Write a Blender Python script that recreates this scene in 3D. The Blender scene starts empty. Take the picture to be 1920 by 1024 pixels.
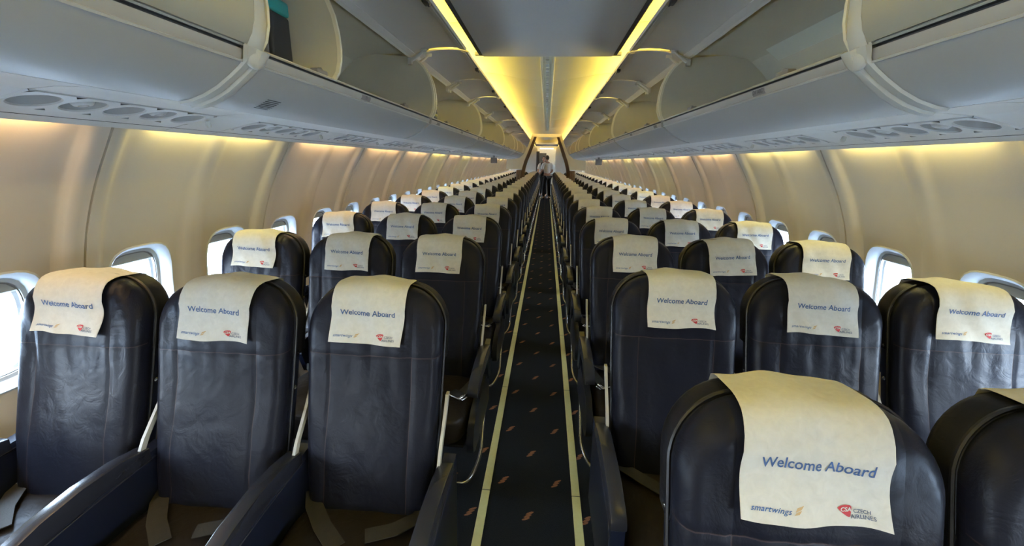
import bpy, bmesh, math, random
from math import sin, cos, pi, sqrt, exp
from mathutils import Vector, Matrix
from mathutils.bvhtree import BVHTree
random.seed(7)
SC = bpy.context.scene
COL = SC.collection

# ------------------------------------------------------------------ materials
def new_mat(name, color=(.5, .5, .5), rough=.5, metal=0., spec=.5, coat=0.):
    m = bpy.data.materials.new(name); m.use_nodes = True
    b = m.node_tree.nodes['Principled BSDF']
    b.inputs['Base Color'].default_value = (*color, 1)
    b.inputs['Roughness'].default_value = rough
    b.inputs['Metallic'].default_value = metal
    b.inputs['Specular IOR Level'].default_value = spec
    b.inputs['Coat Weight'].default_value = coat
    return m

class NT:
    def __init__(s, m): s.t = m.node_tree; s.b = s.t.nodes['Principled BSDF']
    def n(s, typ, **kw):
        nd = s.t.nodes.new(typ)
        for k, v in kw.items(): setattr(nd, k, v)
        return nd
    def l(s, a, b): s.t.links.new(a, b)
    def val(s, inp, v):
        if isinstance(v, (int, float)): inp.default_value = v
        else: s.l(v, inp)
    def m(s, op, a, b=0., c=0.):
        nd = s.n('ShaderNodeMath', operation=op)
        s.val(nd.inputs[0], a); s.val(nd.inputs[1], b); s.val(nd.inputs[2], c)
        return nd.outputs[0]
    def obj(s, kind='Object'):
        tc = s.n('ShaderNodeTexCoord'); return tc.outputs[kind]
    def sep(s, v):
        nd = s.n('ShaderNodeSeparateXYZ'); s.l(v, nd.inputs[0]); return nd.outputs
    def noise(s, v, scale, detail=3., rough=.5, dist=0.):
        nd = s.n('ShaderNodeTexNoise'); s.l(v, nd.inputs['Vector'])
        nd.inputs['Scale'].default_value = scale; nd.inputs['Detail'].default_value = detail
        nd.inputs['Roughness'].default_value = rough; nd.inputs['Distortion'].default_value = dist
        return nd.outputs['Fac']
    def bump(s, h, strength=.3, dist=.01):
        nd = s.n('ShaderNodeBump'); nd.inputs['Strength'].default_value = strength
        nd.inputs['Distance'].default_value = dist; s.l(h, nd.inputs['Height'])
        s.l(nd.outputs[0], s.b.inputs['Normal']); return nd
    def mix(s, f, a, b):
        nd = s.n('ShaderNodeMix', data_type='RGBA')
        s.val(nd.inputs[0], f)
        for i, v in ((6, a), (7, b)):
            if isinstance(v, tuple): nd.inputs[i].default_value = (*v, 1)
            else: s.l(v, nd.inputs[i])
        return nd.outputs[2]

def plastic(name, c, rough=.5, var=.06, scale=14, bump=.04, spec=.4):
    m = new_mat(name, c, rough, spec=spec); t = NT(m)
    n = t.noise(t.obj(), scale, 4.)
    f = t.m('MULTIPLY_ADD', n, var * 2, 1 - var)
    mx = t.n('ShaderNodeVectorMath', operation='SCALE'); mx.inputs[0].default_value = c; t.l(f, mx.inputs['Scale'])
    t.l(mx.outputs[0], t.b.inputs['Base Color'])
    if bump:
        n2 = t.noise(t.obj(), 220, 2.); t.bump(n2, bump, .002)
    return m

M = {}
M['wall'] = plastic('wall_panel_plastic', (.60, .535, .43), .5, .04, 6, .06)
M['soffit'] = plastic('soffit_plastic', (.56, .555, .53), .38, .03, 9, .02)
M['bin'] = plastic('bin_plastic', (.425, .415, .385), .42, .03, 7, .03)
M['binwarm'] = plastic('bin_door_plastic', (.40, .385, .31), .45, .04, 7, .03)
M['binrail'] = plastic('bin_rail_plastic', (.38, .36, .32), .35, .04, 7, .02)
M['interior'] = plastic('bin_interior_plastic', (.56, .52, .39), .5, .08, 5, .05)
M['sheet'] = plastic('bin_liner_plastic', (.66, .67, .56), .45, .04, 5, .03)
M['doorin'] = plastic('bin_door_lining', (.56, .52, .45), .4, .05, 5, .04)
M['white'] = plastic('white_trim_plastic', (.50, .49, .44), .35, .03, 20, .01)
M['frame'] = plastic('window_reveal_plastic', (.56, .57, .57), .4, .02, 20, .01)
M['shade'] = plastic('window_shade_plastic', (.42, .40, .35), .5, .03, 20, .01)
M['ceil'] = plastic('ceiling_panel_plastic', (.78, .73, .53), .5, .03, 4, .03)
M['ceilgrey'] = plastic('grey_ceiling_plastic', (.46, .44, .40), .42, .03, 5, .02)
M['dark'] = new_mat('dark_gap', (.012, .012, .012), .6)
M['dish'] = plastic('recess_plastic', (.34, .33, .31), .35)
M['edge'] = plastic('cream_edge_trim', (.78, .74, .58), .4)
M['slot'] = new_mat('rail_slot', (.06, .058, .055), .5)
M['navy'] = plastic('navy_plastic', (.012, .016, .034), .28, .1, 30, .02, .5)
M['arm'] = plastic('armrest_rubber', (.022, .024, .034), .27, .15, 20, .04, .55)
M['chrome'] = new_mat('brushed_chrome', (.62, .6, .56), .25, 1.)
M['steel'] = new_mat('dark_steel', (.08, .08, .09), .4, .8)
M['pale'] = plastic('pale_hinge_plastic', (.45, .44, .40), .4)
M['web'] = plastic('belt_webbing', (.045, .042, .036), .7, .2, 60, .2)
M['rib'] = plastic('channel_rib', (.6, .56, .44), .5)
M['brown'] = plastic('curtain_fabric', (.30, .21, .13), .85, .2, 10, .2)
M['grille'] = new_mat('grille_dark', (.05, .05, .045), .6)
M['label'] = plastic('label_grey', (.20, .19, .18), .5)
M['ink'] = new_mat('black_ink', (.02, .02, .02), .5)
M['print_blue'] = new_mat('print_blue', (.045, .10, .26), .7)
M['print_navy'] = new_mat('print_navy', (.03, .11, .32), .7)
M['print_grey'] = new_mat('print_slate', (.06, .09, .18), .7)
M['print_red'] = new_mat('print_red', (.50, .035, .045), .7)
M['print_tan'] = new_mat('print_tan', (.52, .36, .18), .7)
M['teal'] = plastic('teal_plastic', (.03, .30, .26), .4)
M['blackbox'] = plastic('black_box_plastic', (.03, .03, .03), .45)
M['yellow'] = plastic('yellow_fabric', (.48, .42, .08), .6)
M['skin'] = plastic('skin', (.42, .25, .17), .55)
M['hair'] = plastic('dark_hair', (.025, .018, .014), .6)
M['shirt'] = plastic('white_shirt', (.78, .77, .74), .7)
M['trouser'] = plastic('black_trousers', (.015, .016, .02), .7)
M['galley'] = plastic('galley_panel', (.55, .55, .52), .4)
M['galleydark'] = plastic('galley_dark', (.05, .05, .05), .5)

def lamp_mat(name, c, s):
    m = new_mat(name, c); b = m.node_tree.nodes['Principled BSDF']
    b.inputs['Emission Color'].default_value = (*c, 1); b.inputs['Emission Strength'].default_value = s
    return m
M['redlit'] = lamp_mat('lit_red_sign', (1, .12, .08), .6)
M['cabinlit'] = lamp_mat('lit_galley_lamp', (1, .95, .85), 3.)

# leather: navy-black with creases, faint stitched seams
def leather(name, base, seams=True, rough=.36):
    m = new_mat(name, base, rough, spec=.14, coat=0.); t = NT(m)
    t.b.inputs['Coat Roughness'].default_value = .3
    v = t.obj(); x, y, z = t.sep(v)
    oi = t.n('ShaderNodeObjectInfo')
    off = t.n('ShaderNodeVectorMath', operation='ADD'); t.l(v, off.inputs[0])
    sc = t.n('ShaderNodeVectorMath', operation='SCALE'); sc.inputs[0].default_value = (7, 5, 3); t.l(oi.outputs['Random'], sc.inputs['Scale'])
    t.l(sc.outputs[0], off.inputs[1]); vv = off.outputs[0]
    big = t.noise(vv, 5., 3., .5, .6); mid = t.noise(vv, 19., 4., .6, 1.2); fine = t.noise(vv, 420., 2.)
    h = t.m('ADD', t.m('MULTIPLY', big, 1.6), t.m('ADD', t.m('MULTIPLY', mid, .34), t.m('MULTIPLY', fine, .012)))
    if seams:
        ax = t.m('ABSOLUTE', x)
        hl = t.m('LESS_THAN', t.m('ABSOLUTE', t.m('SUBTRACT', z, .905)), .0014)
        vl = t.m('MULTIPLY', t.m('LESS_THAN', t.m('ABSOLUTE', t.m('SUBTRACT', ax, .125)), .0013), t.m('LESS_THAN', z, .905))
        fr = t.m('LESS_THAN', y, t.m('MULTIPLY_ADD', t.m('SUBTRACT', z, .94), .27, .012))
        ln = t.m('MULTIPLY', t.m('MAXIMUM', hl, vl), fr)
        # soft valley beside each seam
        hs = t.m('SMOOTH_MIN', t.m('ABSOLUTE', t.m('SUBTRACT', z, .905)), .012, .006)
        vs = t.m('SMOOTH_MIN', t.m('ABSOLUTE', t.m('SUBTRACT', ax, .125)), .012, .006)
        h = t.m('ADD', h, t.m('MULTIPLY', t.m('MULTIPLY', t.m('ADD', hs, vs), fr), 22.))
        wear = t.mix(t.m('MULTIPLY', big, .6), base, tuple(c * 1.6 + .003 for c in base))
        t.l(t.mix(t.m('MULTIPLY', ln, .42), wear, (.085, .06, .055)), t.b.inputs['Base Color'])
    t.bump(h, .42, .012)
    r = t.m('MULTIPLY_ADD', mid, .22, rough - .1); t.l(r, t.b.inputs['Roughness'])
    return m
M['leather'] = leather('navy_leather', (.008, .009, .016))
M['leathercap'] = leather('navy_leather_cap', (.012, .012, .015), False, .40)
M['cushion'] = leather('dark_seat_leather', (.026, .021, .018), False, .4)
M['piping'] = new_mat('seat_piping', (.008, .008, .010), .4)

def cloth_mat():
    m = new_mat('paper_cloth', (.70, .66, .57), .85, spec=.15); t = NT(m); v = t.obj()
    n = t.noise(v, 55, 5., .6, .8); n2 = t.noise(v, 9, 3.)
    t.l(t.mix(t.m('MULTIPLY_ADD', n, 1.2, -.2), (.58, .575, .54), (.75, .745, .705)), t.b.inputs['Base Color'])
    t.bump(t.m('ADD', t.m('MULTIPLY', n2, 2.), t.m('MULTIPLY', n, .12)), .35, .006)
    return m
M['cloth'] = cloth_mat()

def carpet_mat():
    m = new_mat('navy_carpet', (.01, .013, .018), .95, spec=.1); t = NT(m)
    v = t.obj(); x, y, z = t.sep(v)
    n = t.noise(v, 260, 2.)
    base = t.mix(n, (.008, .010, .014), (.030, .034, .040))
    tot = None
    for ox, oy in ((0., 1.473), (.125, 1.673)):
        fx = t.m('SUBTRACT', t.m('FLOORED_MODULO', t.m('ADD', t.m('SUBTRACT', x, ox), .125), .25), .125)
        fy = t.m('SUBTRACT', t.m('FLOORED_MODULO', t.m('ADD', t.m('SUBTRACT', y, oy), .2), .4), .2)
        # three staggered dashes stepping up to the right: one leaf
        for k in (-1, 0, 1):
            cx, cy = k * .008, k * .0155
            dx = t.m('SUBTRACT', fx, cx); dy = t.m('SUBTRACT', fy, cy)
            dyr = t.m('MULTIPLY_ADD', dx, -.45, dy)
            e = t.m('ADD', t.m('POWER', t.m('ABSOLUTE', t.m('DIVIDE', dx, .0175)), 2.), t.m('POWER', t.m('ABSOLUTE', t.m('DIVIDE', dyr, .0068)), 2.))
            q = t.m('LESS_THAN', t.m('MULTIPLY_ADD', n, 1.6, e), 1.65)
            tot = q if tot is None else t.m('MAXIMUM', tot, q)
    t.l(t.mix(tot, base, (.36, .165, .085)), t.b.inputs['Base Color'])
    t.bump(n, .4, .004)
    return m
M['carpet'] = carpet_mat()

def strip_mat():
    m = new_mat('yellow_path_strip', (.66, .62, .26), .45); t = NT(m); v = t.obj(); x, y, z = t.sep(v)
    fy = t.m('FLOORED_MODULO', t.m('SUBTRACT', y, 1.595), .92)
    ln = t.m('LESS_THAN', fy, .0035)
    n = t.noise(v, 60, 4.); sm = t.m('GREATER_THAN', t.noise(v, 9, 6., .7), .70)
    c = t.mix(n, (.80, .75, .30), (.92, .88, .46))
    c = t.mix(t.m('MULTIPLY', sm, .35), c, (.12, .11, .06))
    t.l(t.mix(ln, c, (.02, .02, .02)), t.b.inputs['Base Color'])
    return m
M['strip'] = strip_mat()

def glass_mat():
    m = bpy.data.materials.new('window_pane_glass'); m.use_nodes = True; t = m.node_tree
    for n in list(t.nodes): t.nodes.remove(n)
    o = t.nodes.new('ShaderNodeOutputMaterial'); mx = t.nodes.new('ShaderNodeMixShader')
    tr = t.nodes.new('ShaderNodeBsdfTransparent'); gl = t.nodes.new('ShaderNodeBsdfGlossy')
    tr.inputs[0].default_value = (.93, .97, 1, 1); gl.inputs['Roughness'].default_value = .03
    mx.inputs[0].default_value = .06
    t.links.new(tr.outputs[0], mx.inputs[1]); t.links.new(gl.outputs[0], mx.inputs[2]); t.links.new(mx.outputs[0], o.inputs[0])
    return m
M['glass'] = glass_mat()

def apron_mat():
    m = new_mat('apron_concrete', (.6, .62, .64), .8); t = NT(m); v = t.obj()
    n = t.noise(v, .25, 5., .6, .5)
    t.l(t.mix(n, (.46, .50, .54), (.74, .76, .78)), t.b.inputs['Base Color']); return m
M['apron'] = apron_mat()

# ------------------------------------------------------------------ helpers
class MB:
    def __init__(s): s.v = []; s.f = []; s.mi = []; s.k = 0
    def verts(s, vs): b = len(s.v); s.v += [tuple(q) for q in vs]; return b
    def face(s, idx, k=None): s.f.append(tuple(idx)); s.mi.append(s.k if k is None else k)
    def grid(s, rows, closed=False, k=None):
        """rows: list of equally long point lists; quads between consecutive rows"""
        n = len(rows[0]); b = s.verts([p for r in rows for p in r])
        for i in range(len(rows) - 1):
            for j in range(n if closed else n - 1):
                a = b + i * n + j; c = b + i * n + (j + 1) % n
                s.face((a, c, c + n, a + n), k)
        return b
    def box(s, lo, hi, k=None):
        x0, y0, z0 = lo; x1, y1, z1 = hi
        b = s.verts([(x0, y0, z0), (x1, y0, z0), (x1, y1, z0), (x0, y1, z0), (x0, y0, z1), (x1, y0, z1), (x1, y1, z1), (x0, y1, z1)])
        for q in ((0, 3, 2, 1), (4, 5, 6, 7), (0, 1, 5, 4), (1, 2, 6, 5), (2, 3, 7, 6), (3, 0, 4, 7)): s.face([b + i for i in q], k)
    def rbox(s, lo, hi, r=.005, k=None):
        """box with rounded (chamfered) vertical and horizontal edges"""
        bm = bmesh.new(); bmesh.ops.create_cube(bm, size=1)
        c = [(a + b) / 2 for a, b in zip(lo, hi)]; d = [b - a for a, b in zip(lo, hi)]
        for v in bm.verts: v.co = Vector([v.co[i] * d[i] + c[i] for i in range(3)])
        bmesh.ops.bevel(bm, geom=list(bm.edges), offset=min(r, min(d) * .45), segments=3, profile=.5, affect='EDGES')
        s.bm(bm, k)
    def bm(s, bm, k=None):
        bm.verts.index_update(); b = s.verts([v.co for v in bm.verts])
        for f in bm.faces: s.face([b + v.index for v in f.verts], k)
        bm.free()
    def tube(s, pts, r, n=10, k=None, cap=True):
        P = [Vector(p) for p in pts]; rows = []
        rr = r if isinstance(r, (list, tuple)) else [r] * len(P)
        up = Vector((0, 0, 1))
        for i, p in enumerate(P):
            d = (P[min(i + 1, len(P) - 1)] - P[max(i - 1, 0)]).normalized()
            if abs(d.dot(up)) > .95: up = Vector((1, 0, 0))
            a = d.cross(up).normalized(); b = a.cross(d).normalized(); up = b
            rows.append([p + (a * cos(2 * pi * j / n) + b * sin(2 * pi * j / n)) * rr[i] for j in range(n)])
        b0 = s.grid(rows, True, k)
        if cap:
            s.face(list(range(b0, b0 + n)), k); e = b0 + (len(rows) - 1) * n; s.face(list(range(e + n - 1, e - 1, -1)), k)
    def prism(s, poly, axis, a, b, k=None):
        """poly: 2D points; axis 'y': (x,z) swept y a..b ; axis 'x': (y,z) ; axis 'z': (x,y)"""
        def P(q, t): return {'y': (q[0], t, q[1]), 'x': (t, q[0], q[1]), 'z': (q[0], q[1], t)}[axis]
        n = len(poly); i = s.verts([P(q, a) for q in poly]); j = s.verts([P(q, b) for q in poly])
        s.face(range(i, i + n), k); s.face(range(j + n - 1, j - 1, -1), k)
        for t in range(n): u = (t + 1) % n; s.face((i + t, j + t, j + u, i + u), k)
    def disc(s, c, r, axis, n=20, k=None):
        pts = []
        for j in range(n):
            a = 2 * pi * j / n; u, w = r * cos(a), r * sin(a)
            pts.append((c[0] + u, c[1] + w, c[2]) if axis == 'z' else (c[0], c[1] + u, c[2] + w))
        b = s.verts(pts); s.face(range(b, b + n), k)
    def mesh(s, name, mats, smooth=True, angle=40, flip_fix=True):
        me = bpy.data.meshes.new(name); me.from_pydata(s.v, [], s.f)
        for m in (mats if isinstance(mats, (list, tuple)) else [mats]): me.materials.append(M[m] if isinstance(m, str) else m)
        for p, k in zip(me.polygons, s.mi): p.material_index = k
        if flip_fix:
            bm = bmesh.new(); bm.from_mesh(me); bmesh.ops.recalc_face_normals(bm, faces=bm.faces); bm.to_mesh(me); bm.free()
        if smooth:
            me.polygons.foreach_set('use_smooth', [True] * len(me.polygons))
            try: me.set_sharp_from_angle(angle=math.radians(angle))
            except Exception: pass
        me.update(); return me

def put(name, me, parent=None, loc=(0, 0, 0), label=None, rot=None):
    o = bpy.data.objects.new(name, me); COL.objects.link(o); o.location = loc
    if rot: o.rotation_euler = rot
    if parent is not None: o.parent = parent
    if label: o['label'] = label
    return o
def thing(name, label, cat, loc=(0, 0, 0), group=None, me=None, kind=None, rot=None):
    o = put(name, me, None, loc, label, rot)
    if cat: o['category'] = cat
    if group: o['group'] = group
    if kind: o['kind'] = kind
    return o

def text_geo(body, size, shear=0., bold=0., spacing=1., align='CENTER'):
    cu = bpy.data.curves.new('lettering', 'FONT'); cu.body = body; cu.size = size; cu.shear = shear
    cu.align_x = align; cu.align_y = 'CENTER'; cu.offset = bold; cu.space_character = spacing; cu.resolution_u = 3
    ob = bpy.data.objects.new('lettering', cu); COL.objects.link(ob)
    dg = bpy.context.evaluated_depsgraph_get(); dg.update()
    me = bpy.data.meshes.new_from_object(ob.evaluated_get(dg))
    vs = [v.co.copy() for v in me.vertices]; fs = [tuple(p.vertices) for p in me.polygons]
    bpy.data.objects.remove(ob); bpy.data.meshes.remove(me); bpy.data.curves.remove(cu)
    return vs, fs

def interp(tab, x):
    if x <= tab[0][0]: return tab[0][1]
    for (a, va), (b, vb) in zip(tab, tab[1:]):
        if x <= b:
            t = (x - a) / (b - a); return va + (vb - va) * t
    return tab[-1][1]
def smooth(a, b, x):
    t = max(0., min(1., (x - a) / (b - a))); return t * t * (3 - 2 * t)
def ordinal(n):
    return ['first', 'second', 'third', 'fourth', 'fifth', 'sixth', 'seventh', 'eighth', 'ninth', 'tenth', 'eleventh', 'twelfth', 'thirteenth',
            'fourteenth', 'fifteenth', 'sixteenth', 'seventeenth', 'eighteenth', 'nineteenth', 'twentieth', 'twenty-first', 'twenty-second',
            'twenty-third', 'twenty-fourth', 'twenty-fifth', 'twenty-sixth', 'twenty-seventh', 'twenty-eighth', 'twenty-ninth', 'thirtieth',
            'thirty-first', 'thirty-second', 'thirty-third', 'thirty-fourth', 'thirty-fifth', 'thirty-sixth', 'thirty-seventh', 'thirty-eighth', 'thirty-ninth'][n - 1]

# ------------------------------------------------------------------ sidewalls with windows
Y0, Y1 = -2.45, 20.9
PROF = [(0., 1.60), (.12, 1.655), (.3, 1.70), (.5, 1.735), (.7, 1.745), (.85, 1.741), (1.0, 1.722), (1.12, 1.692), (1.25, 1.645), (1.38, 1.582), (1.48, 1.522), (1.55, 1.472), (1.60, 1.437), (1.64, 1.41)]
# smooth the table once
_ft = []
for i in range(165):
    z = i * .01
    _ft.append((z, sum(interp(PROF, z + d * .02) for d in range(-4, 5)) / 9 if .08 < z < 1.58 else interp(PROF, z)))
def wx(z): return interp(_ft, z)
WC0, WP = 1.125, .508          # first window centre and window pitch
BAY = WP / 2
def relief(y):
    u = (y - (WC0 + BAY)) / (2 * WP); u = (u - math.floor(u + .5)) * 2 * WP      # signed distance to the nearest panel joint
    a = abs(u)
    r = .026 * (1 - smooth(.045, .092, a)) + .018 * (1 - smooth(.022, .075, abs(a - WP)))
    if a < .0045: r -= .016
    elif a < .012: r += .002
    return r
def wall_pt(side, y, z):
    return (side * (wx(z) - relief(y) * (1 - .35 * smooth(1.45, 1.62, z))), y, z)
WA, WB, WZ = .150, .198, .900    # window opening half sizes and centre height
def rr(theta, a, b, n=3.6):
    return (abs(cos(theta) / a) ** n + abs(sin(theta) / b) ** n) ** (-1 / n)
cols0 = [-BAY, -BAY + .0044, -BAY + .0046, -BAY + .012, -BAY + .05, -BAY + .075, -BAY + .098, -BAY + .15, -.06, 0, .06, BAY - .15, BAY - .098, BAY - .075, BAY - .05, BAY - .012, BAY - .0046, BAY - .0044, BAY]
cols = [-BAY, -BAY + .0044, -BAY + .0046, -BAY + .012, -BAY + .03, -BAY + .05, -BAY + .065, -BAY + .08] + [-.162 + .324 * i / 14 for i in range(15)] + [BAY - .08, BAY - .065, BAY - .05, BAY - .03, BAY - .012, BAY - .0046, BAY - .0044, BAY]
ZL, ZH = .655, 1.135
sides = [ZL + (ZH - ZL) * i / 14 for i in range(1, 14)]
lowz = [0., .1, .2, .3, .4, .5, .58, ZL]
highz = [ZH, 1.17, 1.21, 1.25, 1.29, 1.33, 1.37, 1.41, 1.45, 1.49, 1.52, 1.55, 1.575, 1.60]
icol = [-.162 + .324 * i / 14 for i in range(15)]; PW = .162
loop = [(c, ZL) for c in icol] + [(PW, z) for z in sides] + [(c, ZH) for c in reversed(icol)] + [(-PW, z) for z in reversed(sides)]
edgec = [-BAY, -BAY + .0044, -BAY + .0046, -BAY + .012, -BAY + .03, -BAY + .05, -BAY + .065, -BAY + .08, -.162]
NW0, NW1 = -7, 39
for side, nm in ((-1, 'left'), (1, 'right')):
    g = MB()
    for i in range(NW0, NW1):
        yc = WC0 + i * WP
        for zz in (lowz, highz):
            g.grid([[wall_pt(side, yc + c, z) for c in cols] for z in zz])
        g.grid([[wall_pt(side, yc + c, z) for c in edgec] for z in [ZL] + sides + [ZH]])
        g.grid([[wall_pt(side, yc - c, z) for c in edgec] for z in [ZL] + sides + [ZH]])
        rings = []
        for t in (0., .25, .55, .8, .94, 1.):
            row = []
            for (cy, cz_) in loop:
                th = math.atan2(cz_ - WZ, cy); r = rr(th, WA, WB)
                py, pz = cy + (r * cos(th) - cy) * t, cz_ + (WZ + r * sin(th) - cz_) * t
                q = list(wall_pt(side, yc + py, pz)); row.append(q)
            rings.append(row)
        g.grid(rings, True)
    me = g.mesh('wall_' + nm, 'wall', angle=30)
    thing('wall_' + nm, 'cream moulded sidewall panels on the %s of the cabin' % nm, 'wall', me=me, kind='structure')

def window_meshes(side):
    fr, pa, sh = MB(), MB(), MB(); N = 48
    def ring(a, b, d, lift=0.):
        row = []
        for j in range(N):
            th = 2 * pi * (j + .5) / N; r = rr(th, a, b)
            y, z = r * cos(th), WZ + r * sin(th)
            row.append((side * (wx(z) - relief(WC0 + y) * 0 + d - lift), y, z))
        return row
    fr.grid([ring(WA + .004, WB + .004, .014, 0), ring(WA + .004, WB + .004, -.001, 0), ring(WA - .002, WB - .002, -.004), ring(WA - .009, WB - .009, .003),
             ring(WA - .018, WB - .018, .022), ring(WA - .022, WB - .022, .040), ring(WA - .034, WB - .034, .042), ring(WA - .036, WB - .036, .058),
             ring(WA - .046, WB - .046, .062), ring(WA - .050, WB - .050, .085)], True)
    gk = MB(); gk.grid([ring(WA - .036, WB - .036, .0425), ring(WA - .040, WB - .040, .0425), ring(WA - .040, WB - .040, .048)], True)
    a, b = WA - .049, WB - .049
    r_ = ring(a, b, .080); pa.face(range(pa.verts(r_), len(r_)))
    # roller shade, its lower lip just showing below the head of the opening
    a2, b2 = WA - .035, WB - .035; zt = WZ + b2; rows = []
    for k, (z, dd) in enumerate([(zt + .004, .050), (zt - .030, .050), (zt - .040, .044), (zt - .046, .050), (zt - .046, .056), (zt + .004, .056)]):
        hw = a2 * (1 - .0) if z < zt - .02 else a2 * .82
        rows.append([(side * (wx(WZ + .12) + dd + (WZ + .12 - z) * .30), s * hw, z) for s in (-1, -.5, 0, .5, 1)])
    sh.grid(rows)
    return fr.mesh('window_frame', 'frame', angle=35), pa.mesh('window_pane', 'glass'), sh.mesh('window_shade', 'shade'), gk.mesh('window_seal', 'label')
for side, nm in ((-1, 'left'), (1, 'right')):
    mf, mp, ms, mg = window_meshes(side)
    for i in range(NW0 + 3, NW1):
        yc = WC0 + i * WP
        n = i - NW0 - 2 + (100 if side > 0 else 0)
        w = thing('window_%d' % n, 'cabin window in the %s wall, %s along from the front' % (nm, ordinal(i - NW0 - 2) if i - NW0 - 2 < 40 else 'last'), 'window', (0, yc, 0), kind='structure')
        w['group'] = 'cabin windows on the ' + nm
        put('window_frame', mf, w); put('window_pane', mp, w); put('window_seal', mg, w)
        drop = {1: 0., 2: .01}.get(i % 3, .0) if i > 2 else 0.
        put('window_shade', ms, w, (0, 0, -drop))

# ------------------------------------------------------------------ floor, roof shell, ceiling, soffits
g = MB(); g.box((-1.62, Y0, -.05), (1.62, Y1, 0.))
thing('floor', 'navy carpet with small rust leaf marks', 'floor', me=g.mesh('floor', 'carpet'), kind='structure')
# unseen roof shell, added to keep sky light from leaking in
g = MB(); rows = []
for k in range(25):
    a = pi * k / 24; rows.append([(1.52 * cos(a), y, 1.60 + .86 * sin(a)) for y in (Y0, Y1)])
g.grid(rows)
g.grid([[(s * wx(1.60), y, 1.60) for y in (Y0, Y1)] for s in (-1,)] + [[(-1.52, y, 1.60) for y in (Y0, Y1)]])
g.grid([[(s * wx(1.60), y, 1.60) for y in (Y0, Y1)] for s in (1,)] + [[(1.52, y, 1.60) for y in (Y0, Y1)]])
thing('trim_1', 'roof lining above the overhead bins', 'lining', me=g.mesh('roof', 'interior', flip_fix=False), kind='structure')
# aisle ceiling: gull-wing cove panels, with joints
CP = [(0., 2.243), (.05, 2.243), (.12, 2.246), (.22, 2.258), (.34, 2.280), (.46, 2.302), (.58, 2.318), (.68, 2.315), (.76, 2.290), (.80, 2.20)]
def cz_of(x): return interp(CP, abs(x))
cj = [Y0, -.75, 1.15, 2.92, 4.45, 6.35, 8.3, 10.2, 12.1, 14., 15.9, 17.8, Y1]
g = MB()
for a, b in zip(cj, cj[1:]):
    a2, b2 = a + .004, b - .004
    xs = [s / 24 * .80 for s in range(-24, 25)]
    prof = [(y, dz) for y, dz in ((a2, .010), (a2, 0.), (a2 + .02, -.002), (b2 - .02, -.002), (b2, 0.), (b2, .010))]
    g.grid([[(x, y, cz_of(x) + dz) for x in xs] for y, dz in prof])
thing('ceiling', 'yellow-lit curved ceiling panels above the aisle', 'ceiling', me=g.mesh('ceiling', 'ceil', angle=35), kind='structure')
# centre lamp channel on the ceiling, two rails with a ribbed strip between
g = MB()
for s in (-1, 1):
    g.rbox((s * .046 - .010, 3.1, 2.222), (s * .046 + .010, 10.9, 2.244), .003, 0)
g.box((-.036, 3.1, 2.233), (.036, 10.9, 2.242), 0)
for k in range(60):
    y = 3.13 + k * .13; g.box((-.012, y, 2.229), (.012, y + .09, 2.236), 1)
thing('ceiling_light_channel', 'pale double rail running down the centre of the yellow ceiling', 'light fitting', me=g.mesh('channel', ['ceil', 'rib', 'white'], smooth=False))
# grey flat panels under the ceiling
def ceiling_panel(y0, y1, hw, z, label):
    t = thing('ceiling_panel', label, 'panel', (0, 0, 0))
    g = MB(); g.rbox((-hw, y0, z), (hw, y1, z + .035), .006); put('panel_face', g.mesh('face', 'ceilgrey'), t)
    g = MB()
    for s in (-1, 1): g.rbox((s * (hw - .004) - (.028 if s < 0 else 0), y0, z + .004), (s * (hw - .004) + (.028 if s > 0 else 0), y1 - .01, z + .075), .004)
    put('side_rail', g.mesh('rail', 'dark'), t, label='black side rail')
    g = MB(); g.rbox((-hw - .055, y1 - .012, z + .006), (hw + .055, y1 + .012, z + .03), .005); put('end_trim', g.mesh('trim', 'ceilgrey'), t)
    g = MB()
    for s in (-1, 1): g.box((s * (hw + .03) - .012, y0, z + .03), (s * (hw + .03) + .012, y1 - .02, z + .036))
    put('guide', g.mesh('guide', 'slot'), t)
ceiling_panel(-.9, 3.03, .425, 2.145, 'big flat grey panel hanging under the ceiling above the camera end of the aisle')
ceiling_panel(15.6, 17.4, .40, 2.10, 'blue-grey ceiling panel far down the aisle behind the divider')

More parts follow.
